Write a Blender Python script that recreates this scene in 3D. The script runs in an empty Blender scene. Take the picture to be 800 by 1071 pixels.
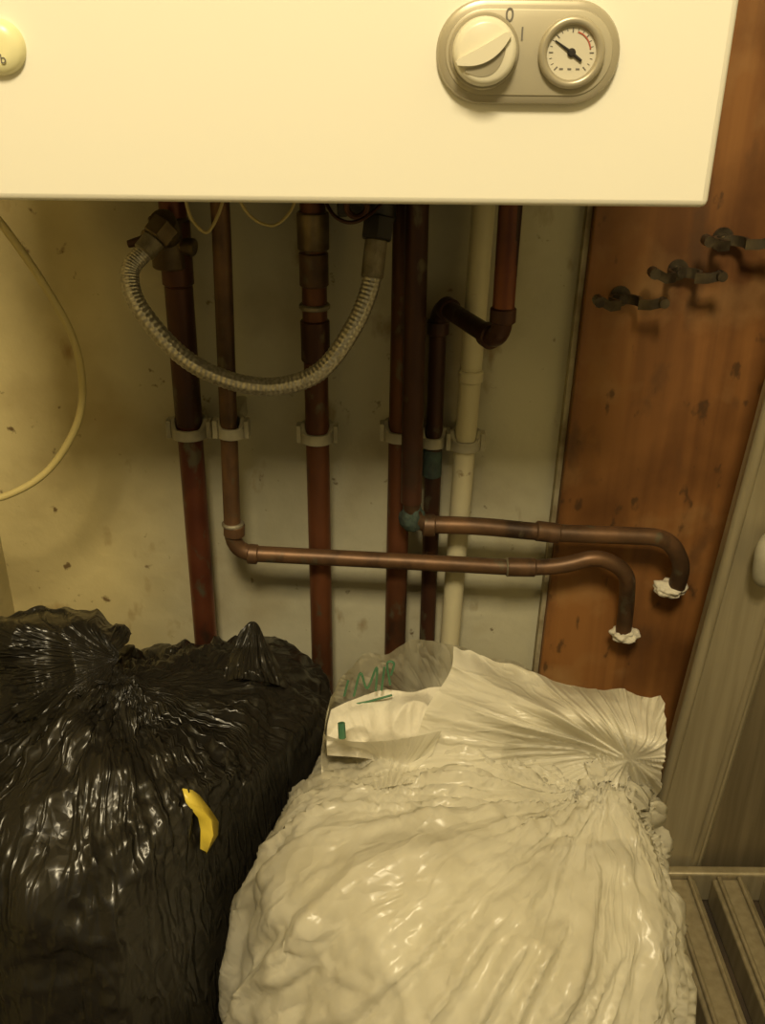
import bpy, bmesh, math, random, time
from mathutils import Vector, Matrix, noise
from mathutils.bvhtree import BVHTree
random.seed(4)
scene=bpy.context.scene
scene.view_settings.view_transform='Standard'
scene.view_settings.look='None'
scene.view_settings.exposure=0.0

# ------------------------------------------------ camera
F=1000.0; PITCH=math.radians(26.5); ROLL=math.radians(0.6)
CAMZ=0.82
cam_d=bpy.data.cameras.new('camera'); cam=bpy.data.objects.new('camera',cam_d)
scene.collection.objects.link(cam); scene.camera=cam
cam_d.sensor_fit='VERTICAL'; cam_d.sensor_height=36; cam_d.lens=36*F/1071
cam_d.clip_start=0.01
R=(Matrix.Rotation(math.pi/2-PITCH,3,'X') @ Matrix.Rotation(ROLL,3,'Z'))
cam.matrix_world=Matrix.Translation((0,0,CAMZ)) @ R.to_4x4()
def P(px,py,Y):
    """survey helper: metric position, on the vertical plane at depth Y, of a measured point"""
    d=R @ Vector(((px-400)/F,-(py-535.5)/F,-1))
    t=Y/d.y
    return Vector((0,0,CAMZ))+d*t

WALL=0.85
# ------------------------------------------------ helpers
class MB:
    def __init__(s): s.v=[];s.f=[];s.m=[]
    def add(s,v,f,m=0):
        o=len(s.v); s.v+= [Vector(a) for a in v]
        s.f+=[tuple(i+o for i in a) for a in f]; s.m+=[m]*len(f)
        return s
def obj(name,mb,mats,parent=None,smooth=True,bevel=0,ang=40):
    me=bpy.data.meshes.new(name); me.from_pydata([tuple(v) for v in mb.v],[],mb.f)
    if not isinstance(mats,(list,tuple)): mats=[mats]
    for m in mats: me.materials.append(m)
    for p,mi in zip(me.polygons,mb.m): p.material_index=mi; p.use_smooth=smooth
    bm=bmesh.new(); bm.from_mesh(me); bmesh.ops.recalc_face_normals(bm,faces=bm.faces); bm.to_mesh(me); bm.free()
    me.update()
    if smooth and ang<179:
        try: me.set_sharp_from_angle(angle=math.radians(ang))
        except Exception: pass
    o=bpy.data.objects.new(name,me); scene.collection.objects.link(o)
    if parent: o.parent=parent
    if bevel:
        b=o.modifiers.new('bevel','BEVEL'); b.width=bevel; b.segments=3; b.limit_method='ANGLE'
    return o
def empty(name):
    e=bpy.data.objects.new(name,None); scene.collection.objects.link(e); e.empty_display_size=.05; return e
def box(a,b):
    x0,y0,z0=a;x1,y1,z1=b
    v=[(x0,y0,z0),(x1,y0,z0),(x1,y1,z0),(x0,y1,z0),(x0,y0,z1),(x1,y0,z1),(x1,y1,z1),(x0,y1,z1)]
    f=[(0,3,2,1),(4,5,6,7),(0,1,5,4),(1,2,6,5),(2,3,7,6),(3,0,4,7)]
    return v,f
def fillet(pts,r,n=8):
    pts=[Vector(p) for p in pts]; out=[pts[0]]
    for i in range(1,len(pts)-1):
        a,b,c=pts[i-1],pts[i],pts[i+1]
        d1=(a-b);d2=(c-b)
        t=min(r,d1.length*.49,d2.length*.49)
        p0=b+d1.normalized()*t;p2=b+d2.normalized()*t
        for k in range(n+1):
            u=k/n; out.append(p0*(1-u)**2+b*2*u*(1-u)+p2*u*u)
    out.append(pts[-1]); return out
def catmull(pts,n=10):
    pts=[Vector(p) for p in pts]; q=[pts[0]*2-pts[1]]+pts+[pts[-1]*2-pts[-2]]; out=[]
    for i in range(1,len(q)-2):
        a,b,c,d=q[i-1:i+3]
        for k in range(n):
            t=k/n
            out.append(.5*((2*b)+(c-a)*t+(2*a-5*b+4*c-d)*t*t+(3*b-a-3*c+d)*t**3))
    out.append(pts[-1]); return out
def sweep(pts,rad,seg=20,flute=None):
    pts=[Vector(p) for p in pts]; n=len(pts)
    if not isinstance(rad,(list,tuple)): rad=[rad]*n
    T=[]
    for i in range(n):
        T.append((pts[min(i+1,n-1)]-pts[max(i-1,0)]).normalized())
    up=Vector((0,0,1)) if abs(T[0].z)<.9 else Vector((0,-1,0))
    N=(up-T[0]*up.dot(T[0])).normalized()
    v=[];f=[]
    for i in range(n):
        N=(N-T[i]*N.dot(T[i])).normalized(); B=T[i].cross(N)
        for k in range(seg):
            a=2*math.pi*k/seg; r=rad[i]
            if flute: r*=flute(i/(n-1),a)
            v.append(pts[i]+(N*math.cos(a)+B*math.sin(a))*r)
    for i in range(n-1):
        for k in range(seg):
            f.append((i*seg+k,i*seg+(k+1)%seg,(i+1)*seg+(k+1)%seg,(i+1)*seg+k))
    f.append(tuple(range(seg))[::-1]); f.append(tuple((n-1)*seg+k for k in range(seg)))
    return v,f
def collar(a,b,r,ch=.0012,seg=24):
    a=Vector(a);b=Vector(b);d=(b-a).normalized()
    return sweep([a,a+d*ch,b-d*ch,b],[r-ch,r,r,r-ch],seg)
def discY(cx,cz,y0,y1,r,ch=.0008,seg=48):
    return sweep([(cx,y0,cz),(cx,y1+ch,cz),(cx,y1,cz)],[r,r,r-ch],seg)
def torus(c,R0,r,axis='Y',seg=48,s2=12,a0=0,a1=2*math.pi):
    v=[];f=[];full=abs(a1-a0-2*math.pi)<1e-4; n=seg if full else seg+1
    for i in range(n):
        a=a0+(a1-a0)*i/seg
        for k in range(s2):
            b=2*math.pi*k/s2; rr=R0+r*math.cos(b); h=r*math.sin(b)
            if axis=='Y': v.append(Vector((c[0]+rr*math.cos(a),c[1]+h,c[2]+rr*math.sin(a))))
            else: v.append(Vector((c[0]+rr*math.cos(a),c[1]+rr*math.sin(a),c[2]+h)))
    for i in range(seg):
        j=(i+1)%n
        if not full and i+1>=n: break
        for k in range(s2): f.append((i*s2+k,i*s2+(k+1)%s2,j*s2+(k+1)%s2,j*s2+k))
    return v,f
# ------------------------------------------------ materials
def mat(name,cols,scale=8,rough=.5,metal=0,bump=0,bscale=60,stretch=(1,1,1),pos=(.35,.65),detail=6,dist=0,grime=None,**kw):
    m=bpy.data.materials.new(name); m.use_nodes=True; nt=m.node_tree; nd=nt.nodes; L=nt.links
    b=nd['Principled BSDF']; b.inputs['Roughness'].default_value=rough; b.inputs['Metallic'].default_value=metal
    tc=nd.new('ShaderNodeTexCoord'); mp=nd.new('ShaderNodeMapping'); mp.inputs['Scale'].default_value=stretch
    L.new(tc.outputs['Object'],mp.inputs['Vector'])
    n=nd.new('ShaderNodeTexNoise'); n.inputs['Scale'].default_value=scale; n.inputs['Detail'].default_value=detail
    n.inputs['Distortion'].default_value=dist
    L.new(mp.outputs[0],n.inputs['Vector'])
    r=nd.new('ShaderNodeValToRGB'); e=r.color_ramp.elements
    if len(cols)==1: cols=[cols[0],cols[0]]
    e[0].position=pos[0]; e[1].position=pos[1]
    e[0].color=(*cols[0],1); e[1].color=(*cols[-1],1)
    for i,c in enumerate(cols[1:-1]):
        x=e.new(pos[0]+(pos[1]-pos[0])*(i+1)/(len(cols)-1)); x.color=(*c,1)
    L.new(n.outputs['Fac'],r.inputs['Fac']); col=r.outputs['Color']
    for (gs,gp0,gp1,gc,gst) in (grime or []):
        mg=nd.new('ShaderNodeMapping'); mg.inputs['Scale'].default_value=gst; mg.inputs['Location'].default_value=(gs,gs*.3,1); L.new(tc.outputs['Object'],mg.inputs[0])
        g=nd.new('ShaderNodeTexNoise'); g.inputs['Scale'].default_value=gs; g.inputs['Detail'].default_value=5; L.new(mg.outputs[0],g.inputs['Vector'])
        gr=nd.new('ShaderNodeValToRGB'); gr.color_ramp.elements[0].position=gp0; gr.color_ramp.elements[0].color=(0,0,0,1); gr.color_ramp.elements[1].position=gp1; gr.color_ramp.elements[1].color=(1,1,1,1)
        L.new(g.outputs['Fac'],gr.inputs[0])
        mx=nd.new('ShaderNodeMixRGB'); mx.inputs[2].default_value=(*gc,1); L.new(gr.outputs[0],mx.inputs[0]); L.new(col,mx.inputs[1]); col=mx.outputs[0]
    L.new(col,b.inputs['Base Color'])
    if bump:
        n2=nd.new('ShaderNodeTexNoise'); n2.inputs['Scale'].default_value=bscale; n2.inputs['Detail'].default_value=5
        L.new(mp.outputs[0],n2.inputs['Vector'])
        bu=nd.new('ShaderNodeBump'); bu.inputs['Strength'].default_value=bump; bu.inputs['Distance'].default_value=.003
        L.new(n2.outputs['Fac'],bu.inputs['Height']); L.new(bu.outputs[0],b.inputs['Normal'])
    for k,v in kw.items(): b.inputs[k.replace('_',' ')].default_value=v
    return m
GR=[(7,.54,.74,(.34,.29,.18),(1,1,1)),(26,.64,.74,(.28,.21,.11),(1,1,.5)),(70,.68,.75,(.15,.11,.06),(1,1,1))]
M_wall=mat('plaster_paint',[(.39,.365,.25),(.50,.475,.34),(.56,.535,.39)],scale=5,rough=.75,bump=.5,bscale=45,grime=GR)
def yellow_left(m):
    nt=m.node_tree; nd=nt.nodes; L=nt.links; b=nd['Principled BSDF']; src=b.inputs['Base Color'].links[0].from_socket
    tc=nd.new('ShaderNodeTexCoord'); sx=nd.new('ShaderNodeSeparateXYZ'); L.new(tc.outputs['Object'],sx.inputs[0])
    n=nd.new('ShaderNodeTexNoise'); n.inputs['Scale'].default_value=6; L.new(tc.outputs['Object'],n.inputs['Vector'])
    ad=nd.new('ShaderNodeMath'); ad.operation='MULTIPLY_ADD'; ad.inputs[1].default_value=.12; L.new(n.outputs['Fac'],ad.inputs[0]); L.new(sx.outputs[0],ad.inputs[2])
    mr=nd.new('ShaderNodeMapRange'); mr.inputs[1].default_value=-.22; mr.inputs[2].default_value=-.10; mr.inputs[3].default_value=1; mr.inputs[4].default_value=0
    L.new(ad.outputs[0],mr.inputs[0])
    mx=nd.new('ShaderNodeMixRGB'); mx.blend_type='MULTIPLY'; mx.inputs[2].default_value=(1.25,1.10,.74,1); L.new(mr.outputs[0],mx.inputs[0]); L.new(src,mx.inputs[1]); L.new(mx.outputs[0],b.inputs['Base Color'])
yellow_left(M_wall)
M_wallL=mat('plaster_side',[(.52,.45,.24),(.62,.54,.30)],scale=4,rough=.75,bump=.3,bscale=45)
M_floor=mat('floor_vinyl',[(.04,.03,.02),(.07,.05,.03)],scale=12,rough=.7)
M_boiler=mat('boiler_enamel',[(.86,.84,.73),(.88,.86,.76)],scale=2,rough=.35)
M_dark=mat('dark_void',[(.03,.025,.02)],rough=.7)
M_seam=mat('joint_dirt',[(.22,.17,.09),(.5,.45,.3)],scale=30,rough=.8)
M_silver=mat('silver_plastic',[(.40,.36,.26),(.46,.42,.31)],scale=20,rough=.35,metal=.35)
M_silver2=mat('silver_plate',[(.46,.42,.31),(.50,.46,.34)],scale=20,rough=.4,metal=.2)
M_knob=mat('knob_plastic',[(.68,.65,.51),(.73,.69,.55)],scale=8,rough=.3)
M_face=mat('gauge_face',[(.62,.585,.47)],rough=.3)
M_black=mat('black_plastic',[(.015,.013,.012),(.03,.025,.02)],scale=30,rough=.45)
M_red=mat('red_mark',[(.45,.12,.07)],rough=.5)
M_ink=mat('grey_ink',[(.15,.14,.12)],rough=.6)
M_yel=mat('cream_button',[(.80,.76,.42),(.84,.8,.48)],scale=6,rough=.3)
CG=[(28,.56,.68,(.045,.026,.016),(1,1,.5)),(60,.60,.70,(.12,.10,.06),(1,1,.6))]
M_cop=mat('aged_copper',[(.055,.024,.013),(.11,.042,.019),(.19,.068,.028)],scale=14,rough=.45,metal=.5,bump=.15,bscale=60,stretch=(1,1,.35),grime=CG)
M_copd=mat('dark_copper',[(.035,.016,.011),(.065,.027,.016),(.11,.045,.024)],scale=16,rough=.45,metal=.5,bump=.15,bscale=60,stretch=(1,1,.35),grime=CG)
M_copr=mat('red_copper',[(.085,.026,.015),(.14,.042,.02),(.19,.062,.028)],scale=12,rough=.38,metal=.5,bump=.1,grime=CG)
M_coph=mat('brown_copper',[(.07,.040,.021),(.125,.068,.034),(.18,.095,.045)],scale=22,rough=.45,metal=.45,bump=.15,grime=CG)
M_brass=mat('dull_brass',[(.09,.06,.03),(.24,.18,.09)],scale=30,rough=.45,metal=.6,bump=.3)
M_brk=mat('bracket_metal',[(.06,.045,.03),(.17,.14,.09)],scale=40,rough=.35,metal=.75,bump=.2)
M_solder=mat('solder',[(.18,.155,.10),(.34,.30,.21)],scale=60,rough=.5,metal=.5,bump=.4,bscale=200)
M_verd=mat('verdigris',[(.03,.04,.032),(.045,.075,.058)],scale=60,rough=.8,bump=.5,bscale=200)
M_clip=mat('clip_plastic',[(.27,.25,.18),(.42,.39,.28)],scale=30,rough=.55)
M_cream=mat('painted_pipe',[(.46,.42,.27),(.62,.57,.38)],scale=18,rough=.45,bump=.15,stretch=(1,1,.3),grime=[(50,.66,.72,(.2,.13,.06),(1,1,1))])
M_cable=mat('cream_cable',[(.50,.41,.16),(.6,.5,.22)],scale=10,rough=.4)
M_paint=mat('white_sealant',[(.62,.58,.46),(.75,.7,.56)],scale=40,rough=.7,bump=.5,bscale=120)
M_tag=mat('yellow_tape',[(.65,.50,.05),(.8,.64,.1)],scale=20,rough=.4)
M_alu=mat('brushed_metal',[(.31,.265,.165),(.40,.345,.225)],scale=10,rough=.42,metal=.4,stretch=(12,12,.6),bump=.05)
M_alud=mat('brushed_metal_dark',[(.18,.145,.085),(.25,.205,.125)],scale=10,rough=.45,metal=.45,stretch=(12,12,.6))
M_green=mat('green_print',[(.05,.15,.08),(.08,.20,.10)],scale=40,rough=.5)
M_paper=mat('paper_waste',[(.66,.62,.50),(.8,.76,.64)],scale=30,rough=.8,bump=.4,bscale=160)
M_cont=mat('packed_paper',[(.42,.37,.25),(.70,.66,.52),(.90,.88,.78)],scale=11,rough=.8,bump=.6,bscale=70,detail=3,pos=(.36,.6),dist=.6)  # darkest tone paints the shade of crevices into the paper colour, scattered by noise
M_braid=mat('steel_braid',[(.40,.37,.29),(.66,.62,.50)],scale=420,rough=.3,metal=.65,pos=(.25,.75),detail=0)
def wood():
    m=bpy.data.materials.new('varnished_wood'); m.use_nodes=True; nt=m.node_tree; nd=nt.nodes; L=nt.links; b=nd['Principled BSDF']
    tc=nd.new('ShaderNodeTexCoord'); mp=nd.new('ShaderNodeMapping'); mp.inputs['Scale'].default_value=(14,14,.9)
    L.new(tc.outputs['Object'],mp.inputs[0])
    n=nd.new('ShaderNodeTexNoise'); n.inputs['Scale'].default_value=2.2; n.inputs['Detail'].default_value=8; n.inputs['Distortion'].default_value=.7; L.new(mp.outputs[0],n.inputs['Vector'])
    r=nd.new('ShaderNodeValToRGB'); e=r.color_ramp.elements; e[0].position=.25; e[1].position=.75
    e[0].color=(.15,.062,.018,1); e[1].color=(.35,.158,.044,1); x=e.new(.5); x.color=(.25,.106,.029,1)
    L.new(n.outputs['Fac'],r.inputs[0])
    col=r.outputs[0]
    def ov(scale,p0,p1,c,fac,bt,st=(1,1,1)):
        nonlocal col
        m2=nd.new('ShaderNodeMapping'); m2.inputs['Scale'].default_value=st; L.new(tc.outputs['Object'],m2.inputs[0])
        n2=nd.new('ShaderNodeTexNoise'); n2.inputs['Scale'].default_value=scale; n2.inputs['Detail'].default_value=6; L.new(m2.outputs[0],n2.inputs['Vector'])
        r2=nd.new('ShaderNodeValToRGB'); r2.color_ramp.elements[0].position=p0; r2.color_ramp.elements[0].color=(0,0,0,1); r2.color_ramp.elements[1].position=p1; r2.color_ramp.elements[1].color=(fac,fac,fac,1)
        L.new(n2.outputs['Fac'],r2.inputs[0])
        mx=nd.new('ShaderNodeMixRGB'); mx.blend_type=bt; mx.inputs[2].default_value=(*c,1); L.new(r2.outputs[0],mx.inputs[0]); L.new(col,mx.inputs[1]); col=mx.outputs[0]
    ov(7,.46,.66,(.42,.38,.34),.8,'MULTIPLY')
    ov(12,.56,.72,(.42,.25,.10),.5,'MIX')
    ov(26,.60,.70,(.09,.045,.02),.6,'MIX',(1,1,.5))
    ov(60,.64,.70,(.05,.028,.012),.7,'MIX',(1,1,.5))
    L.new(col,b.inputs['Base Color'])
    b.inputs['Roughness'].default_value=.5
    bu=nd.new('ShaderNodeBump'); bu.inputs['Strength'].default_value=.15; bu.inputs['Distance'].default_value=.002
    L.new(n.outputs['Fac'],bu.inputs['Height']); L.new(bu.outputs[0],b.inputs['Normal'])
    return m
M_wood=wood()
def plastic(name,colA,colB,rough,bstr,trans=0,alpha=1,cellw=.45,cell=15,streak=9,cr=.7):
    """thin crinkled film; 'fold' mesh attribute runs along the folds"""
    m=bpy.data.materials.new(name); m.use_nodes=True; nt=m.node_tree; nd=nt.nodes; L=nt.links; b=nd['Principled BSDF']
    tc=nd.new('ShaderNodeTexCoord'); at_=nd.new('ShaderNodeAttribute'); at_.attribute_name='fold'
    w=nd.new('ShaderNodeTexNoise'); w.inputs['Scale'].default_value=9; w.inputs['Detail'].default_value=3; L.new(tc.outputs['Object'],w.inputs['Vector'])
    add=nd.new('ShaderNodeVectorMath'); add.operation='MULTIPLY_ADD'; add.inputs[1].default_value=(.12,.12,.12)
    L.new(w.outputs['Color'],add.inputs[0]); L.new(tc.outputs['Object'],add.inputs[2])
    vo=nd.new('ShaderNodeTexVoronoi'); vo.feature='DISTANCE_TO_EDGE'; vo.inputs['Scale'].default_value=30; L.new(add.outputs[0],vo.inputs['Vector'])
    n1=nd.new('ShaderNodeTexNoise'); n1.inputs['Scale'].default_value=streak; n1.inputs['Detail'].default_value=2; n1.inputs['Distortion'].default_value=.4; L.new(at_.outputs['Vector'],n1.inputs['Vector'])
    s=nd.new('ShaderNodeMath'); s.operation='SUBTRACT'; s.inputs[1].default_value=.5; L.new(n1.outputs['Fac'],s.inputs[0])
    ab=nd.new('ShaderNodeMath'); ab.operation='ABSOLUTE'; L.new(s.outputs[0],ab.inputs[0])
    mn=nd.new('ShaderNodeMath'); mn.operation='MINIMUM'; mn.inputs[1].default_value=.09; L.new(ab.outputs[0],mn.inputs[0])
    mul=nd.new('ShaderNodeMath'); mul.operation='MULTIPLY'; mul.inputs[1].default_value=-5; L.new(mn.outputs[0],mul.inputs[0])
    mr=nd.new('ShaderNodeMath'); mr.operation='MULTIPLY_ADD'; mr.inputs[1].default_value=cr; L.new(vo.outputs['Distance'],mr.inputs[0]); L.new(mul.outputs[0],mr.inputs[2])
    bu=nd.new('ShaderNodeBump'); bu.inputs['Strength'].default_value=bstr; bu.inputs['Distance'].default_value=.006
    L.new(mr.outputs[0],bu.inputs['Height']); L.new(bu.outputs[0],b.inputs['Normal'])
    vc=nd.new('ShaderNodeTexVoronoi'); vc.feature='SMOOTH_F1'; vc.inputs['Smoothness'].default_value=.35; vc.inputs['Scale'].default_value=cell; L.new(add.outputs[0],vc.inputs['Vector'])
    sp=nd.new('ShaderNodeSeparateColor'); L.new(vc.outputs['Color'],sp.inputs[0])
    n=nd.new('ShaderNodeTexNoise'); n.inputs['Scale'].default_value=8; n.inputs['Detail'].default_value=5; L.new(tc.outputs['Object'],n.inputs['Vector'])
    av=nd.new('ShaderNodeMath'); av.operation='MULTIPLY_ADD'; av.inputs[1].default_value=cellw; L.new(sp.outputs[0],av.inputs[0]); L.new(n.outputs['Fac'],av.inputs[2])
    r=nd.new('ShaderNodeValToRGB'); r.color_ramp.elements[0].position=.4; r.color_ramp.elements[1].position=.5+cellw*.8
    r.color_ramp.elements[0].color=(*colA,1); r.color_ramp.elements[1].color=(*colB,1)
    L.new(av.outputs[0],r.inputs[0]); L.new(r.outputs[0],b.inputs['Base Color'])
    b.inputs['Roughness'].default_value=rough
    b.inputs['Alpha'].default_value=alpha
    if trans:
        out=nd['Material Output']; tr=nd.new('ShaderNodeBsdfTranslucent'); tr.inputs[0].default_value=(*colB,1)
        mx=nd.new('ShaderNodeMixShader'); mx.inputs[0].default_value=trans
        L.new(b.outputs[0],mx.inputs[1]); L.new(tr.outputs[0],mx.inputs[2]); L.new(mx.outputs[0],out.inputs[0])
    return m
M_bagB=plastic('black_polythene',(.010,.009,.007),(.018,.016,.012),.29,.55)
M_bagW=plastic('white_polythene',(.64,.60,.46),(.80,.765,.63),.28,.34,trans=.12,alpha=.66,cellw=.2,streak=9,cr=.35)
M_flap=plastic('milky_polythene',(.64,.60,.46),(.80,.765,.63),.30,.3,trans=.15,alpha=.86,cellw=.2,streak=9,cr=.4)
M_film=plastic('clear_polythene',(.50,.47,.36),(.64,.61,.48),.33,.4,trans=.25,alpha=.70,cellw=.2)

# ------------------------------------------------ room
XL=-.385; XR=.62; H=2.1; YB=-.9
obj('wall_back',MB().add(*box((XL-.05,WALL,0),(XR+.05,WALL+.05,H))),M_wall,smooth=False)
obj('wall_left',MB().add(*box((XL-.05,YB,0),(XL,WALL,H))),M_wallL,smooth=False)
obj('wall_right',MB().add(*box((XR,YB,0),(XR+.05,WALL,H))),M_wall,smooth=False)
obj('floor',MB().add(*box((XL-.05,YB,-.05),(XR+.05,WALL+.05,0))),M_floor,smooth=False)
obj('ceiling',MB().add(*box((XL-.05,YB,H),(XR+.05,WALL+.05,H+.05))),M_wallL,smooth=False)
wt=P(622,225,.83); wbm=P(565,700,.83)
def wedge(xo0,xo1,y0,y1):
    sl=(wt.x-wbm.x)/(wt.z-wbm.z); X=lambda z:wbm.x+sl*(z-wbm.z)
    z0,z1=0,H-.01
    v=[(X(z0)+xo0,y0,z0),(xo1 if xo1>.3 else X(z0)+xo1,y0,z0),(xo1 if xo1>.3 else X(z0)+xo1,y1,z0),(X(z0)+xo0,y1,z0),
       (X(z1)+xo0,y0,z1),(xo1 if xo1>.3 else X(z1)+xo1,y0,z1),(xo1 if xo1>.3 else X(z1)+xo1,y1,z1),(X(z1)+xo0,y1,z1)]
    return v,box((0,0,0),(1,1,1))[1]
obj('wooden_board',MB().add(*wedge(0,XR-.002,.83,.849)),M_wood,smooth=False,bevel=.002)
obj('trim_1',MB().add(*wedge(-.005,-.0005,.838,.8495)),M_seam,smooth=False)

# ------------------------------------------------ boiler
YBF=.52
bl=P(-130,212,YBF); br=P(741,218,YBF)
x0=bl.x; x1=br.x; zb=br.z; zt=1.42
boiler=empty('wall_mounted_boiler')
mb=MB()
mb.add(*box((x0,YBF,zb),(x1,YBF+.02,zt)))
obj('front_panel',mb,M_boiler,boiler,bevel=.004)
mb=MB()
mb.add(*box((x0,YBF+.0205,zb+.004),(x0+.012,.848,zt)))
mb.add(*box((x1-.012,YBF+.0205,zb+.004),(x1,.828,zt)))
mb.add(*box((x0+.0125,YBF+.0205,zt-.012),(x1-.0125,.828,zt)))
obj('side_casing',mb,M_boiler,boiler,smooth=False)
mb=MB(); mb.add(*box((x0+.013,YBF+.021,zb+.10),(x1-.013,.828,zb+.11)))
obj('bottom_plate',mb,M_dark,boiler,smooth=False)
def stadium(xa,xb,za,zc,y0,y1,ch,inset=0,n=24):
    xa+=inset;xb-=inset;za+=inset;zc-=inset
    r=(zc-za)/2; cz=(za+zc)/2
    def ring(rr,y):
        o=[]
        for k in range(n+1):
            a=math.pi/2+math.pi*k/n; o.append(Vector((xa+r+rr*math.cos(a),y,cz+rr*math.sin(a))))
        for k in range(n+1):
            a=-math.pi/2+math.pi*k/n; o.append(Vector((xb-r+rr*math.cos(a),y,cz+rr*math.sin(a))))
        return o
    rings=[ring(r,y0),ring(r,y1+ch),ring(r-ch*.3,y1+ch*.3),ring(r-ch,y1)]
    m=len(rings[0]); v=sum(rings,[]); f=[]
    for i in range(3):
        for k in range(m): f.append((i*m+k,i*m+(k+1)%m,(i+1)*m+(k+1)%m,(i+1)*m+k))
    f.append(tuple(3*m+k for k in range(m)))
    return v,f
pa=P(456,54,YBF); pb=P(647,54,YBF); zt1=P(550,-1,YBF).z; zb1=P(550,109,YBF).z
obj('control_bezel',MB().add(*stadium(pa.x,pb.x,zb1,zt1,YBF,YBF-.006,.003)),M_silver,boiler)
obj('control_plate',MB().add(*stadium(pa.x,pb.x,zb1,zt1,YBF-.0055,YBF-.0068,.0008,inset=.0042)),M_silver2,boiler)
yk=YBF-.0068
kc=P(506,54,yk); rk=.0155
mb=MB(); mb.add(*discY(kc.x,kc.z,yk,yk-.0015,rk+.0016)); obj('knob_skirt',mb,M_silver,boiler)
mb=MB(); mb.add(*sweep([(kc.x,yk,kc.z),(kc.x,yk-.007,kc.z),(kc.x,yk-.0095,kc.z),(kc.x,yk-.0105,kc.z)],[rk,rk*.97,rk*.9,rk*.78],48))
obj('knob',mb,M_knob,boiler)
def lens_poly(cx,cz,y0,y1,L,w,rot,bend):
    pts=[];n=20
    for k in range(n+1):
        t=-1+2*k/n; pts.append((t*L, w*(1-t*t)**.5*.5+w*.3+bend*t*t))
    for k in range(n+1):
        t=1-2*k/n; pts.append((t*L,-w*(1-t*t)*.6+bend*t*t))
    c,s=math.cos(rot),math.sin(rot)
    q=[(cx+a*c-b*s,cz+a*s+b*c) for a,b in pts]; m=len(q)
    v=[Vector((a,y0,b)) for a,b in q]+[Vector((a,y1,b)) for a,b in q]
    f=[(k,(k+1)%m,m+(k+1)%m,m+k) for k in range(m)]+[tuple(m+k for k in range(m))]
    return v,f
obj('knob_grip',MB().add(*lens_poly(kc.x,kc.z-.001,yk-.009,yk-.0130,.0140,.005,math.radians(28),.002)),M_knob,boiler,ang=30)
obj('knob_recess',MB().add(*lens_poly(kc.x+.002,kc.z-.0075,yk-.0098,yk-.0108,.0105,.004,math.radians(28),.004)),M_silver,boiler,ang=30)
mb=MB();a=Vector((kc.x+.006,yk-.0108,kc.z+.0035));mb.add(*sweep([a,a+Vector((.005,0,.003))],.0005,8));obj('knob_pointer',mb,M_ink,boiler)
gc=P(597,55,yk)
mb=MB(); mb.add(*torus((gc.x,yk-.0022,gc.z),.0140,.0021)); obj('gauge_bezel',mb,M_silver,boiler)
mb=MB(); mb.add(*discY(gc.x,gc.z,yk,yk-.0012,.0135)); obj('gauge_face',mb,M_face,boiler)
mb=MB()
for i in range(19):
    a=math.radians(225-270*i/18); r0=.0095 if i%3 else .0088
    mb.add(*sweep([(gc.x+r0*math.cos(a),yk-.0013,gc.z+r0*math.sin(a)),(gc.x+.0108*math.cos(a),yk-.0013,gc.z+.0108*math.sin(a))],.00018 if i%3 else .0003,6))
for dx in (-.004,.0,.004): mb.add(*box((gc.x+dx-.0012,yk-.0015,gc.z-.0075),(gc.x+dx+.0006,yk-.0012,gc.z-.0068)))
obj('gauge_ticks',mb,M_ink,boiler)
mb=MB();mb.add(*torus((gc.x,yk-.0013,gc.z),.0092,.0004,a0=math.radians(10),a1=math.radians(75),seg=20,s2=6));obj('gauge_red_arc',mb,M_red,boiler)
mb=MB();mb.add(*sweep([(gc.x-.0082,yk-.002,gc.z+.0052),(gc.x,yk-.002,gc.z),(gc.x+.005,yk-.002,gc.z-.0036)],[.0003,.0008,.0007],8))
mb.add(*discY(gc.x,gc.z,yk-.0012,yk-.003,.0020));obj('gauge_needle',mb,M_black,boiler)
def text(name,s,p,size,m,par,rot=0):
    c=bpy.data.curves.new(name,'FONT'); c.body=s; c.size=size; c.extrude=.0001; c.align_x='CENTER'; c.align_y='CENTER'
    o=bpy.data.objects.new(name,c); scene.collection.objects.link(o); o.rotation_euler=(math.pi/2,rot,0); o.location=p; c.materials.append(m); o.parent=par
text('mark_off','0',P(533,16,yk-.0003),.0085,M_ink,boiler)
text('mark_on','1',P(546,36,yk-.0003),.0085,M_ink,boiler)
bc=P(0,49,YBF)
mb=MB();mb.add(*sweep([(bc.x,YBF,bc.z),(bc.x,YBF-.003,bc.z),(bc.x,YBF-.0055,bc.z),(bc.x,YBF-.0065,bc.z)],[.0128,.0125,.0105,.006],40));obj('reset_button',mb,M_yel,boiler)
text('button_mark','b',P(3,62,YBF-.0068),.006,M_ink,boiler)

# ------------------------------------------------ pipes
YP=.818
def vpipe(name,pts,r,m,extra=()):
    e=empty(name)
    mb=MB(); mb.add(*sweep(fillet(pts,.022),r,24)); obj('tube',mb,m,e)
    for i,(a,b,rr,mm) in enumerate(extra):
        mb=MB(); mb.add(*collar(a,b,rr)); obj('fitting_%d'%(i+1),mb,mm,e)
    return e
def vline(pxt,pyt,pxb,pyb,Y):
    a=P(pxt,pyt,Y);b=P(pxb,pyb,Y)
    return lambda z:a.x+(b.x-a.x)*(z-a.z)/(b.z-a.z)
ztop=zb+.095
def straight(px1,py1,px2,py2,Y,z1,z2):
    f=vline(px1,py1,px2,py2,Y); return Vector((f(z1),Y,z1)),Vector((f(z2),Y,z2)),f
def at(f,py,Y,px=400):
    z=P(px,py,Y).z; return Vector((f(z),Y,z))
a,b,f=straight(181,225,217,690,YP,ztop,.02)
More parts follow.
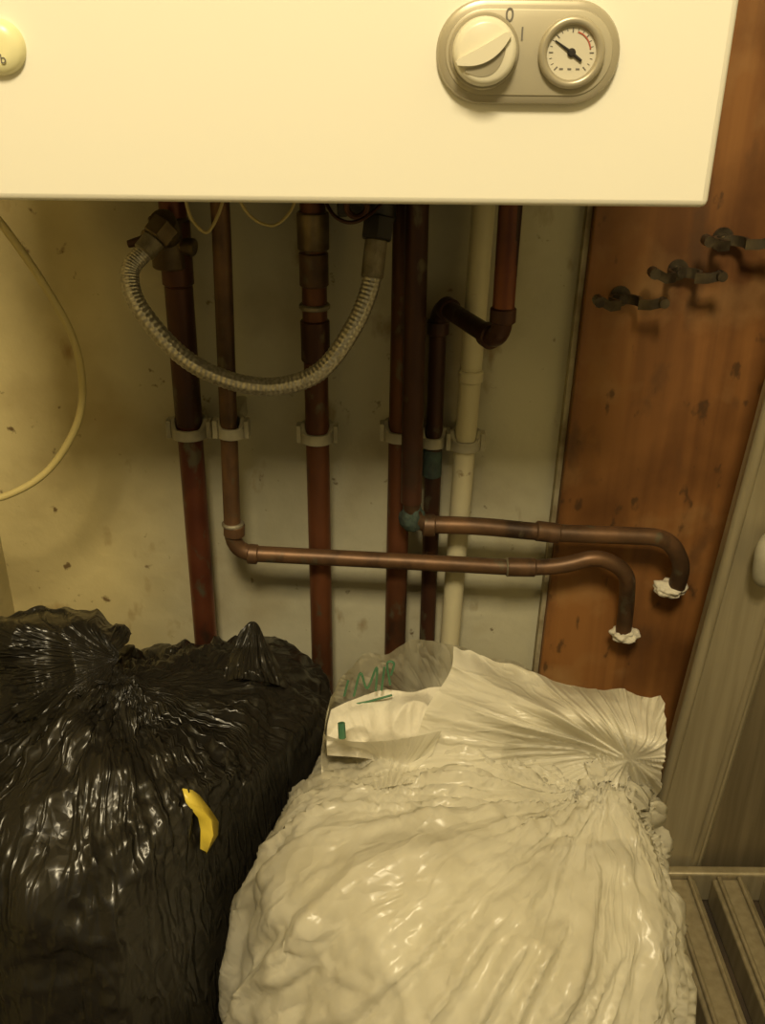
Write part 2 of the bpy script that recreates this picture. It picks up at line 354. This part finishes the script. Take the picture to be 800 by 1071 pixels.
vpipe('copper_pipe',[a,b],.0115,M_copr,[(at(f,232,YP),at(f,300,YP),.0135,M_copd),(at(f,300,YP),at(f,446,YP),.0122,M_copd)])
fA=f
a,b,f=straight(327,225,338,740,YP,ztop,.02)
vpipe('copper_pipe',[a,b],.0108,M_cop,[(at(f,222,YP),at(f,262,YP),.0135,M_brass),(at(f,264,YP),at(f,300,YP),.0125,M_coph),(at(f,335,YP),at(f,378,YP),.0128,M_copd),(at(f,318,YP),at(f,324,YP),.0135,M_solder)])
fC=f
a,b,f=straight(424,225,413,675,YP,ztop,.02)
vpipe('copper_pipe',[a,b],.0105,M_cop); fD=f
YH=.792
p1=P(231,225,YH); p2=P(244,578,YH)
rB=.0078
pts=[Vector((p1.x-.003,YH,ztop)),p1,p2,P(400,586,YH),P(548,594,YH),P(590,592,YH),P(625,581,YH),P(656,597,YH),P(656,625,YH+.01),P(652,660,YH+.012)]
e=vpipe('copper_pipe',pts,rB,M_coph,[(P(245,548,YH),P(245,560,YH),rB+.0022,M_coph),(P(259,579,YH),P(270,580,YH),rB+.0018,M_coph),(P(530,593,YH),P(560,593.5,YH),rB+.0013,M_coph),(P(529,593,YH),P(531.5,593,YH),rB+.0017,M_solder),(P(243.5,546,YH),P(243.7,550,YH),rB+.0026,M_solder)])
def blob(name,c,r,m,par,sc=(1,1,1),sub=3):
    bm=bmesh.new(); bmesh.ops.create_icosphere(bm,subdivisions=sub,radius=1)
    for v in bm.verts:
        n=noise.noise(v.co*1.7+Vector(c)*40)+.5*noise.noise(v.co*4+Vector(c)*40); q=v.co*(1+.35*n); v.co=Vector(c)+Vector((q.x*sc[0],q.y*sc[1],q.z*sc[2]))*r
    me=bpy.data.meshes.new(name); bm.to_mesh(me); bm.free(); me.materials.append(m)
    for p in me.polygons:p.use_smooth=True
    o=bpy.data.objects.new(name,me); scene.collection.objects.link(o); o.parent=par; return o
blob('wall_seal',P(653,663,YH+.014),.0125,M_paint,e,(1.05,1,.6),4)
YE=.790
q1=P(436,225,YE); q2=P(430,548,YE)
pts=[Vector((q1.x+.002,YE,ztop)),q1,q2,P(500,550,YE),P(570,557,YE),P(650,560,YE),P(700,562,YE),P(714,592,YE+.006),P(707,615,YE+.01)]
e=vpipe('copper_pipe',pts,.0083,M_coph,[(P(442,549,YE),P(455,549.5,YE),.0105,M_coph),(P(560,555,YE),P(585,558,YE),.0096,M_coph)])
mb=MB(); mb.add(*sweep([Vector((q1.x+.002,YE,ztop)),q1,P(430,525,YE)],.0096,24)); obj('riser',mb,M_copd,e)
blob('corrosion',P(431,541,YE),.0115,M_verd,e,(1,1,1.1))
blob('wall_seal',P(701,615,YE+.014),.0130,M_paint,e,(1.15,1,.62),4)
YF2=.828; YN=.715
c1=P(537,225,YN); c2=P(524,359,YN); c3=P(459,316,YF2); c3.z=c2.z+.002
fF=vline(457,330,446,670,YF2)
pts=[Vector((c1.x,YN,ztop)),c2,c3,Vector((fF(.02),YF2,.02))]
d=(c3-c2).normalized()
zc=P(455,457,YF2).z
vpipe('copper_pipe',pts,.0078,M_copd,[(c2+Vector((0,0,.016)),c2+Vector((0,0,.12)),.0084,M_copr),(c2+Vector((0,0,.016)),c2+Vector((0,0,.028)),.0100,M_copd),(c2+d*.015,c2+d*.026,.0100,M_copd),(c3-d*.026,c3-d*.015,.0100,M_copd),(c3+Vector((0,0,-.028)),c3+Vector((0,0,-.015)),.0100,M_copd),
 (Vector((fF(zc-.012),YF2,zc-.012)),Vector((fF(zc-.04),YF2,zc-.04)),.0090,M_verd)])
a,b,fG=straight(505,225,470,675,YP+.003,ztop,.02)
vpipe('painted_pipe',[a,b],.0098,M_cream,[(at(fG,386,YP),at(fG,398,YP),.0112,M_cream)])
def clip(px,py,Y,r,x=None):
    c=P(px,py,Y)
    if x is not None: c.x=x(c.z)
    e=empty('pipe_clip'); mb=MB(); h=.0088
    n=32; v=[];fc=[]
    ri=r+.0004; ro=r+.0048
    for k in range(n):
        a=2*math.pi*k/n; ca,sa=math.cos(a),math.sin(a)
        front=max(0,-sa)
        top=h-.0075*min(1,front*1.6)
        for (rr,zz) in ((ri,-h),(ro-.001*front,-h),(ro-.001*front,top),(ri,top)): v.append(Vector((c.x+rr*ca,c.y+rr*sa,c.z+zz)))
    for k in range(n):
        k2=(k+1)%n
        for j in range(4): fc.append((k*4+j,k*4+(j+1)%4,k2*4+(j+1)%4,k2*4+j))
    mb.add(v,fc); obj('clip_ring',mb,M_clip,e,bevel=.0008)
    mb=MB()
    mb.add(*box((c.x-r*.8,c.y+ro-.002,c.z-h),(c.x+r*.8,WALL-.0005,c.z+h)))
    mb.add(*box((c.x-ro-.0035,c.y-.006,c.z-h),(c.x-ro+.001,c.y+.006,c.z+h*.9)))
    mb.add(*box((c.x+ro-.001,c.y-.006,c.z-h),(c.x+ro+.0035,c.y+.006,c.z+h*.9)))
    obj('clip_base',mb,M_clip,e,bevel=.001,smooth=False)
clip(200,447,YP,.0122,fA); clip(242,447,YH,.0078); clip(333,452,YP,.0108,fC); clip(418,450,YP,.0105,fD)
clip(455,457,YF2,.0078,fF); clip(487,460,YP+.003,.0098,fG)

# ------------------------------------------------ braided hose and valves
hose=empty('braided_hose')
hp=[P(152,262,.775),P(136,285,.765),P(146,322,.755),P(190,372,.75),P(240,398,.745),P(290,404,.745),P(335,388,.748),P(368,345,.755),P(387,300,.765),P(393,256,.775)]
path=catmull(hp,40)
mb=MB()
def fl(t,a): return 1+.075*math.sin(5*a+t*280)*math.sin(5*a-t*280)
mb.add(*sweep(path,.0073,36,flute=fl)); obj('braid',mb,M_braid,hose,ang=180)
mb=MB(); T0=(path[0]-path[6]).normalized(); T1=(path[-1]-path[-8]).normalized()
mb.add(*collar(path[5],path[0]+T0*.012,.0092)); mb.add(*collar(path[-33],path[-1]+T1*.004,.0090)); obj('ferrules',mb,M_solder,hose)
mb=MB(); mb.add(*collar(path[0]+T0*.012,path[0]+T0*.028,.0125,seg=6)); obj('hex_nut',mb,M_brass,hose,smooth=False)
mb=MB(); mb.add(*collar(path[-1]+T1*.004,path[-1]+T1*.022,.0135,seg=6)); obj('hex_nut_black',mb,M_black,hose,smooth=False)
v=empty('filling_valve'); va=P(178,252,YP); s=path[0]+T0*.022
mb=MB(); mb.add(*collar(va+Vector((0,0,-.022)),va+Vector((0,0,.02)),.0165)); mb.add(*sweep([s+Vector((0,.004,.006)),(s+va)/2+Vector((0,0,.004)),va],[.0105,.012,.011],20))
mb.add(*collar(va+Vector((.008,-.005,-.002)),va+Vector((.022,-.008,-.004)),.0075)); mb.add(*collar(va+Vector((-.004,-.01,.004)),va+Vector((-.01,-.034,.008)),.0085,seg=8))
obj('valve_body',mb,M_brass,v)
mb=MB(); c=va+Vector((-.010,-.036,.008)); mb.add(*sweep([c+Vector((-.016,0,-.004)),c,c+Vector((.016,0,.006))],[.003,.0045,.003],12)); obj('valve_lever',mb,M_copd,v)
v=empty('isolating_valve'); va=path[-1]+T1*.03
mb=MB(); mb.add(*sweep([va+Vector((0,0,-.012)),va+Vector((-.001,.002,.01)),Vector((va.x-.002,va.y,zb+.095))],[.0125,.0135,.0095],20)); mb.add(*collar(va+Vector((-.030,.004,.003)),va,.0095)); mb.add(*collar(va+Vector((-.034,.004,.003)),va+Vector((-.026,.004,.003)),.0125,seg=8))
obj('valve_body',mb,M_black,v)
mb=MB(); mb.add(*torus((va.x-.018,va.y-.016,va.z+.002),.008,.0025,seg=24,s2=8)); obj('valve_wheel',mb,M_copd,v)
def cable(name,pts,r,m):
    obj(name,MB().add(*sweep(catmull(pts,12),r,10)),m,boiler)
cable('thermostat_wire_1',[P(192,200,.76),P(200,228,.76),P(216,243,.76),P(228,225,.765),P(236,200,.77)],.0013,M_cable)
cable('thermostat_wire_2',[P(245,200,.75),P(262,226,.75),P(285,236,.75),P(303,222,.755),P(312,200,.76)],.0012,M_cable)
cable('thermostat_wire_3',[P(335,200,.76),P(350,226,.74),P(372,232,.735),P(398,214,.76),P(404,195,.77)],.0015,M_copd)
pe=P(-30,527,.71)
cable('power_cable',[P(-50,170,.70),P(-20,210,.70),P(6,240,.705),P(45,296,.715),P(75,350,.72),P(86,400,.725),P(80,445,.725),P(52,490,.72),P(15,515,.715),pe,Vector((XL+.002,.72,pe.z-.006))],.0031,M_cable)

# ------------------------------------------------ open clips on the board
def openclip(px,py,rot):
    c=P(px,py,.808); e=empty('pipe_bracket'); e0=MB()
    ring=[]; r=.0130
    for k in range(25):
        a=math.radians(-50+280*k/24)+rot; ring.append(c+Vector((r*math.cos(a),r*math.sin(a)*.9,0)))
    s=ring[0]; t=ring[-1]
    L=[s+Vector((.018,-.007,.004)),s+Vector((.009,-.005,.001))]+ring+[t+Vector((-.009,-.005,.0)),t+Vector((-.019,-.005,.005))]
    v=[];f=[];h=.0042
    n=len(L)
    for i,p in enumerate(L):
        T=(L[min(i+1,n-1)]-L[max(i-1,0)]).normalized(); N=Vector((-T.y,T.x,0)).normalized()*.0013
        for (s1,zz) in ((-1,-h),(1,-h),(1,h),(-1,h)): v.append(p+N*s1+Vector((0,0,zz)))
    for i in range(n-1):
        for j in range(4): f.append((i*4+j,i*4+(j+1)%4,(i+1)*4+(j+1)%4,(i+1)*4+j))
    f+=[(0,1,2,3),((n-1)*4+3,(n-1)*4+2,(n-1)*4+1,(n-1)*4)]
    e0.add(v,f); obj('band',e0,M_brk,e)
    mb=MB(); mb.add(*sweep([(c.x,c.y+.008,c.z),(c.x,.8295,c.z)],.004,12)); mb.add(*sweep([(c.x,.8275,c.z),(c.x,.8296,c.z)],.009,16))
    tt=L[-1]; mb.add(*sweep([tt+Vector((-.001,.003,0)),tt+Vector((-.001,-.008,0))],[.0046,.0046],10)); ss=L[0]; mb.add(*sweep([ss+Vector((0,.003,0)),ss+Vector((0,-.006,0))],[.0042,.0042],10))
    obj('stem',mb,M_brk,e)
openclip(654,316,.15); openclip(716,288,-.2); openclip(764,254,.3)

# ------------------------------------------------ metal frame at the right
rack=empty('metal_door_frame'); YM=.74
sl=P(678,880,YM); sr=P(745,880,YM)
LEAN=.068
def lean(vf):
    v,f=vf; return [Vector((a[0]+LEAN*(a[2]-sl.z),a[1],a[2])) for a in v],f
mb=MB(); mb.add(*lean(box((sl.x+.004,YM+.004,0.0),(sr.x,YM+.030,1.9)))); obj('stile',mb,M_alu,rack,bevel=.004)
mb=MB()
for xx,r in ((sl.x+.004,.0055),(sr.x-.010,.004)):
    mb.add(*lean(sweep([(xx,YM+.005,.0),(xx,YM+.005,1.9)],r,16)))
obj('stile_beads',mb,M_alu,rack)
mb=MB(); mb.add(*lean(box((sr.x+.001,YM+.012,.0),(sr.x+.17,YM+.03,1.9)))); obj('infill_panel',mb,M_alud,rack,smooth=False)
mb=MB(); mb.add(*box((sl.x+.004,YM-.014,.0),(XR-.004,YM-.002,.04))); obj('bottom_rail',mb,M_alu,rack,bevel=.003)
for i,(xx,ww) in enumerate(((sl.x+.014,.036),(sl.x+.068,.034),(sl.x+.122,.03))):
    mb=MB(); mb.add(*box((xx,YB+.3,.0),(xx+ww,YM-.0145,.034))); mb.add(*box((xx+.004,YB+.3,.034),(xx+.009,YM-.0145,.039)))
    mb.add(*box((xx+ww-.009,YB+.3,.034),(xx+ww-.004,YM-.0145,.039)))
    obj('floor_track_%d'%(i+1),mb,M_alu,rack,bevel=.003)
hc=P(797,590,YM-.02)
mb=MB(); mb.add(*sweep(fillet([hc+Vector((.03,.03,.02)),hc+Vector((-.0,0,.018)),hc+Vector((.002,-.002,-.016)),hc+Vector((.03,.03,-.016))],.012),.009,18)); obj('pull_handle',mb,M_clip,rack)

# ------------------------------------------------ bags (draped by a short cloth solve, then frozen to mesh)
def xs(y): return -.160+(y-.45)*.5
def soft(d,w): return d if d>w else w*math.exp((d-w)/w)
def shape(C,rad,e,S,lump,sub,sq):
    bm=bmesh.new(); bmesh.ops.create_icosphere(bm,subdivisions=sub,radius=1)
    for v in bm.verts:
        n=v.co.normalized(); k=(abs(n.x)**e+abs(n.y)**e+abs(n.z)**e)**(-1/e)
        p=sq(Vector((n.x*rad[0],n.y*rad[1],n.z*rad[2]))*k); w=C+p
        w=w+n*(lump*noise.noise(w*6+S)+lump*.55*noise.noise(w*14+S))
        v.co=w
    return bm
def polar(w,K,C):
    a=(C-K).normalized(); up=a.orthogonal().normalized(); bi=a.cross(up); u=w-K
    ph=math.atan2(u.dot(bi),u.dot(up)); return ph,u.length
def ridge(v3): return 1-min(1,abs(noise.noise(v3))*3.2)
def folddisp(w,folds,S,C):
    d=0
    for (K,amp,fall,fr,fine) in folds:
        ph,dist=polar(w,K,C); ph+=.20*noise.noise(w*7+S)
        lg=math.log(dist+.03)
        a=Vector((math.cos(ph)*fr,math.sin(ph)*fr,lg*1.0))+S
        mask=.25+.75*max(0,min(1,.55+1.8*noise.noise(w*8+S*2)))
        env=math.exp(-dist/fall)*min(1,dist/.03)
        d+=amp*env*mask*(ridge(a)+.55*ridge(a*2.1)-fine*ridge(a*4.1))
    return d
def simbag(name,C,rad,e,seedv,lump,sq,pinches,grow,side,mat_,par,folds,crump,frames=32,sub=6,cs=(15,33),contents=None):
    t0=time.time()
    C=Vector(C);S=Vector(seedv)
    def limit(w,tw=.03):
        w=Vector(w)
        w.z=soft(w.z-.001,.02)+.001
        w.y=.832-soft(.832-w.y,tw) if side>0 else .838-soft(.838-w.y,tw)
        if side>0: w.x=xs(w.y)+.003+soft(w.x-xs(w.y)-.003,tw)
        else:
            w.x=xs(w.y)-.003-soft(xs(w.y)-.003-w.x,tw)
            w.x=XL+.004+soft(w.x-XL-.004,tw)
        return w
    bm=shape(C,[r*.96 for r in rad],e,S,lump*1.6,5,sq)
    for v in bm.verts: v.co=limit(v.co)
    for (K,rho,strg) in pinches:
        K=Vector(K)
        for v in bm.verts:
            d=(v.co-K).length
            if d<rho*.8: v.co+=(C-K).normalized()*(.030*(1-d/(rho*.8)))
    me=bpy.data.meshes.new('contents'); bm.to_mesh(me); bm.free()
    col=bpy.data.objects.new('contents',me); scene.collection.objects.link(col)
    cm=col.modifiers.new('c','COLLISION'); col.collision.thickness_outer=.0025; col.collision.cloth_friction=5
    bm=shape(C,[r*1.01 for r in rad],e,S,lump,sub,sq)
    rest=[C+(v.co-C)*grow for v in bm.verts]
    pins=[]
    for v in bm.verts:
        w=v.co.copy()
        for (K,rho,strg) in pinches:
            K=Vector(K); d=(w-K).length
            if d<rho:
                s=strg+(1-strg)*(d/rho); w=K+(w-K)*s
                if d<.028: pins.append(v.index)
        w=limit(w)
        w+=Vector((noise.noise(w*60),noise.noise(w*60+S),noise.noise(w*60-S)))*.0015
        v.co=w
    me=bpy.data.meshes.new(name); bm.to_mesh(me); bm.free()
    o=bpy.data.objects.new(name,me); scene.collection.objects.link(o)
    o.shape_key_add(name='Basis'); kk=o.shape_key_add(name='rest')
    for i,w in enumerate(rest): kk.data[i].co=w
    kk.value=0
    vg=o.vertex_groups.new(name='pin')
    if pins: vg.add(pins,1,'REPLACE')
    cl=o.modifiers.new('cloth','CLOTH'); st=cl.settings
    st.quality=6; st.mass=.06; st.tension_stiffness=25; st.compression_stiffness=25; st.shear_stiffness=15; st.bending_stiffness=.01
    st.tension_damping=3; st.compression_damping=3; st.shear_damping=3; st.bending_damping=.2; st.air_damping=2
    st.rest_shape_key=kk; st.vertex_group_mass='pin'
    cl.collision_settings.distance_min=.002; cl.collision_settings.use_self_collision=False; cl.collision_settings.collision_quality=2
    cl.point_cache.frame_start=1; cl.point_cache.frame_end=frames+1
    for fr in range(1,frames+1): scene.frame_set(fr)
    dg=bpy.context.evaluated_depsgraph_get()
    nm=bpy.data.meshes.new_from_object(o.evaluated_get(dg))
    bpy.data.objects.remove(o)
    if contents:
        # the packed waste paper stays inside the bag: crumple it and keep it as a part
        cmz=col.data.copy(); bpy.data.objects.remove(col)
        tmp=bpy.data.objects.new('tmp',cmz); scene.collection.objects.link(tmp); sm=tmp.modifiers.new('s','SUBSURF'); sm.levels=1
        dg=bpy.context.evaluated_depsgraph_get(); c2=bpy.data.meshes.new_from_object(tmp.evaluated_get(dg)); bpy.data.objects.remove(tmp)
        nn=[v.normal.copy() for v in c2.vertices]
        for i,v in enumerate(c2.vertices):
            w=C+(v.co-C)*.975
            q=w+Vector((noise.noise(w*9),noise.noise(w*9+S),noise.noise(w*9-S)))*.03
            v.co=w+nn[i]*(.006*(ridge(q*12-S)-.9)+.003*ridge(q*27))
        c2.materials.clear(); c2.materials.append(contents)
        for p in c2.polygons: p.use_smooth=True
        co=bpy.data.objects.new('packed_paper',c2); scene.collection.objects.link(co); co.parent=par
    else: bpy.data.objects.remove(col)
    scene.frame_set(1)
    tmp=bpy.data.objects.new('tmp',nm); scene.collection.objects.link(tmp); sm=tmp.modifiers.new('s','SUBSURF'); sm.levels=1
    dg=bpy.context.evaluated_depsgraph_get(); n2=bpy.data.meshes.new_from_object(tmp.evaluated_get(dg)); bpy.data.objects.remove(tmp)
    nor=[v.normal.copy() for v in n2.vertices]
    at=n2.attributes.new('fold','FLOAT_VECTOR','POINT')
    KF=folds[0][0]
    for i,v in enumerate(n2.vertices):
        w=v.co.copy(); ph,dist=polar(w,KF,C)
        at.data[i].vector=(math.cos(ph),math.sin(ph),dist*2)
        d=folddisp(w,folds,S,C)
        q=w+Vector((noise.noise(w*9+S),noise.noise(w*9+S*2),noise.noise(w*9+S*3)))*.03
        d+=crump*(ridge(q*cs[0]+S)+.5*ridge(q*cs[1]+S)-.4)
        v.co=limit(w+nor[i]*d,.006)
    n2.materials.clear(); n2.materials.append(mat_)
    for p in n2.polygons: p.use_smooth=True
    r=bpy.data.objects.new(name,n2); scene.collection.objects.link(r); r.parent=par
    print('SIM',name,'t',round(time.time()-t0,1))
    return r
wb=empty('white_bin_bag')
def sqW(p):
    t=max(0,min(1,(p.z+.16)/.32))
    s=1.08-.20*max(0,t-.5)
    return Vector((p.x*s-.028*(1-t)+.006*t,p.y*s,p.z))
KN=P(660,795,.565)
CWc=Vector((.070,.565,.158))
bw=simbag('bag_body',CWc,(.160,.165,.154),2.9,(3.1,7.7,1.3),.014,sqW,[(KN,.15,.3),(P(400,800,.54),.07,.6)],1.14,1,M_bagW,wb,
   [(KN,.020,.50,4.4,.22),(P(380,790,.56),.006,.2,4,.1)],.0014,cs=(10,22),contents=M_cont)
bb=empty('black_bin_bag')
def sqB(p):
    k=(1-.26*max(0,p.x+.03)/.17)
    if p.z>0: k*=(1-.30*max(0,p.y)/.19*max(0,min(1,(p.x+.10)/.10)))
    return Vector((p.x,p.y,p.z*k))
KB1=P(120,705,.60)
b2=simbag('bag_body',Vector((-.203,.62,.180)),(.180,.19,.185),2.7,(9.1,2.7,5.3),.022,sqB,[(P(265,715,.66),.12,.3),(KB1,.10,.5)],1.24,-1,M_bagB,bb,
   [(KB1,.010,.28,4.6,.25),(P(265,710,.66),.007,.2,6,.28)],.005)
tree=BVHTree.FromPolygons([v.co for v in b2.data.vertices],[tuple(p.vertices) for p in b2.data.polygons])
treeW=BVHTree.FromPolygons([v.co for v in bw.data.vertices],[tuple(p.vertices) for p in bw.data.polygons])
def rest_on(tr,px,py,off,dflt):
    """point of a bag surface, for laying loose film on it"""
    o=Vector((0,0,CAMZ)); d=(P(px,py,.5)-o).normalized(); h=tr.ray_cast(o,d)
    return h[0]+h[1]*off if h[0] else P(px,py,dflt)
def sample(curve,s):
    x=s*(len(curve)-1); i=min(int(x),len(curve)-2); return curve[i].lerp(curve[i+1],x-i)
def loft(name,rows,mat_,par,K,amp,freq,S,nu=150,nt=50,crump=.003,cfreq=20,fade=0,tuck=False):
    rows=[catmull(r,10) for r in rows]; K=Vector(K); S=Vector(S)
    v=[];f=[];att=[]
    for i in range(nu+1):
        s=i/nu; col=catmull([sample(r,s) for r in rows],10)
        for j in range(nt+1):
            w=sample(col,j/nt)
            u=w-K; ph=math.atan2(u.z+u.y*.6,u.x)+.2*noise.noise(w*8+S); dist=u.length
            g=Vector((math.cos(ph)*freq,math.sin(ph)*freq,dist*2))+S
            q=w+Vector((noise.noise(w*9+S),noise.noise(w*9+S*2),noise.noise(w*9+S*3)))*.02
            mask=.3+.7*max(0,min(1,.5+1.8*noise.noise(w*9+S*2)))
            d=amp*mask*(ridge(g)+.45*ridge(g*2.2)-.6)*min(1,dist/.04)+crump*(ridge(q*cfreq+S)+.4*noise.noise(q*12)-.3)
            if tuck: # hem disappears unevenly among the folds of the body
                tt=max(0,(j/nt-.62)/.38); d=d*(1-.8*tt)-.016*tt*tt
                d-=.010*max(0,noise.noise(Vector((s*7,1,2))+S))*tt
            w=w+Vector((0,-.75,.65))*d
            if fade:
                e_=max(0,1-j/nt*4); w=w+Vector((0,0,1))*e_*fade*noise.noise(Vector((s*9,3,1))+S)
            v.append(w); att.append((math.cos(ph),math.sin(ph),dist*3))
    m=nt+1
    for i in range(nu):
        for j in range(nt): f.append((i*m+j,i*m+j+1,(i+1)*m+j+1,(i+1)*m+j))
    o=obj(name,MB().add(v,f),mat_,par,ang=180)
    at=o.data.attributes.new('fold','FLOAT_VECTOR','POINT')
    for i,a in enumerate(att): at.data[i].vector=a
    return o
W=lambda px,py,off=.004,df=.6: rest_on(treeW,px,py,off,df)
loft('open_rim',[[P(342,752,.585),P(350,718,.60),P(370,696,.625),P(405,679,.64),P(450,671,.65),P(500,682,.65),P(560,704,.65)],
                 [P(338,775,.575),P(344,745,.60),P(370,725,.63),P(405,715,.65),P(450,712,.66),P(500,715,.66),P(560,725,.655)],
                 [W(334,800,-.01),P(345,785,.59),P(372,775,.63),P(405,768,.65),P(450,765,.66),P(500,765,.66),P(560,765,.65)]],
     M_film,wb,P(470,800,.6),.007,4,(2,5,1),crump=.006,fade=.008)
loft('folded_flap',[[P(474,677,.645),P(500,684,.64),P(545,699,.635),P(590,715,.63),P(640,722,.62),P(692,727,.605)],
                    [P(470,704,.62),P(505,712,.61),P(550,722,.605),P(600,730,.595),P(648,738,.59),P(697,757,.58)],
                    [P(446,742,.595),P(505,748,.58),P(555,752,.575),P(605,756,.57),P(650,768,.56),P(696,788,.56)],
                    [W(432,790,.003),W(500,795,.006),W(555,800,.007),W(610,806,.008),W(648,812,.008),W(684,835,.002)],
                    [W(420,850,.000),W(480,870,.000),W(550,885,.000),W(605,885,.000),W(645,880,.000),W(678,880,.000)]],
     M_flap,wb,KN,.017,3.6,(4,1,7),nu=220,nt=150,crump=.005,cfreq=13,fade=.008,tuck=True)
loft('front_rim',[[P(338,768,.575),P(358,774,.57),P(385,776,.565),P(425,772,.565),P(462,764,.575)],
                  [W(336,788,.002),W(358,792,.003),W(388,796,.003),W(425,798,.003),W(450,794,.002)],
                  [W(334,812,-.003),W(356,818,-.003),W(388,822,-.003),W(420,822,-.003),W(440,818,-.003)]],
     M_flap,wb,P(400,860,.5),.005,5,(7,3,2),crump=.004,nu=90,nt=30)
loft('paper_towel',[[P(346,742,.600),P(368,732,.612),P(400,722,.625),P(430,724,.625),P(455,718,.625),P(490,722,.63)],
                    [P(342,762,.585),P(368,752,.597),P(400,748,.60),P(430,744,.60),P(460,748,.605),P(490,745,.61)],
                    [P(342,790,.585),P(372,792,.59),P(400,795,.59),P(430,795,.59),P(460,792,.59),P(490,790,.60)]],
     M_paper,wb,P(420,900,.5),.008,5,(3,8,6),crump=.009,cfreq=24,nu=110,nt=60)
mb=MB()
def lp(px,py): return P(px,py,.612)
for st in ([(370,728),(377,704),(384,720),(394,698),(393,722)],[(399,722),(402,698)],[(408,716),(405,694),(412,694),(409,706)],[(364,738),(384,734),(410,727)],[(360,728),(364,712)]):
    mb.add(*sweep(catmull([lp(*q) for q in st],6),.0010,6))
obj('printed_letters',mb,M_green,wb)
mb=MB(); mb.add(*sweep([P(357,756,.566),P(358,772,.562)],.0028,8)); obj('green_label',mb,M_green,wb)
# black bag loose edge and tail
Bk=lambda px,py,off=.004,df=.62: rest_on(tree,px,py,off,df)
def lmt(p): p=Vector(p); p.x=max(p.x,XL+.012); return p
loft('loose_edge',[[lmt(P(-30,655,.66)),lmt(P(10,644,.67)),P(60,634,.68),P(105,642,.68),P(140,664,.68)],
                   [lmt(P(-30,675,.62)),lmt(P(10,660,.62)),P(60,655,.63),P(98,664,.63),P(128,680,.64)],
                   [lmt(Bk(-20,730,.006)),lmt(Bk(20,725,.006)),Bk(60,722,.006),Bk(95,718,.006),Bk(115,712,.006)],
                   [lmt(Bk(-20,760,.0)),lmt(Bk(20,755,.0)),Bk(60,750,.0),Bk(95,745,.0),Bk(112,735,.0)]],
     M_bagB,bb,P(120,690,.62),.008,5,(8,1,2),crump=.008,fade=.012)
loft('tied_tail',[[P(252,660,.70),P(261,650,.70),P(269,652,.70),P(276,666,.70)],
                  [P(244,678,.69),P(258,670,.685),P(273,674,.685),P(288,688,.69)],
                  [Bk(232,712,.0,.68),Bk(254,716,.006,.66),Bk(280,720,.006,.66),Bk(304,722,.0,.68)]],
     M_bagB,bb,P(265,640,.7),.005,3,(3,3,1),crump=.009,cfreq=30,nu=60,nt=40)
v=[];f=[]
rows=[(193,825,204,829),(196,840,214,844),(204,853,224,858),(206,868,222,872),(204,886,211,890)]
for (xa,ya,xb,yb) in rows:
    for t in (0,.5,1):
        v.append(Bk(xa+(xb-xa)*t,ya+(yb-ya)*t,.004+.003*(t==.5)))
for i in range(len(rows)-1):
    for j in range(2): f.append((i*3+j,i*3+j+1,(i+1)*3+j+1,(i+1)*3+j))
o=obj('yellow_tie',MB().add(v,f),M_tag,bb); s=o.modifiers.new('s','SOLIDIFY'); s.thickness=.001

# ------------------------------------------------ lights
def area(name,loc,target,size,power,col):
    l=bpy.data.lights.new(name,'AREA'); l.size=size; l.energy=power; l.color=col
    o=bpy.data.objects.new(name,l); scene.collection.objects.link(o); o.location=loc
    o.rotation_euler=(Vector(target)-Vector(loc)).to_track_quat('-Z','Y').to_euler(); return o
area('ceiling_light',(-.05,-.45,1.75),(.0,.6,.6),.26,21.5,(1,.83,.52))
w=bpy.data.worlds.new('world'); scene.world=w; w.use_nodes=True
w.node_tree.nodes['Background'].inputs[0].default_value=(1,.84,.52,1); w.node_tree.nodes['Background'].inputs[1].default_value=.15
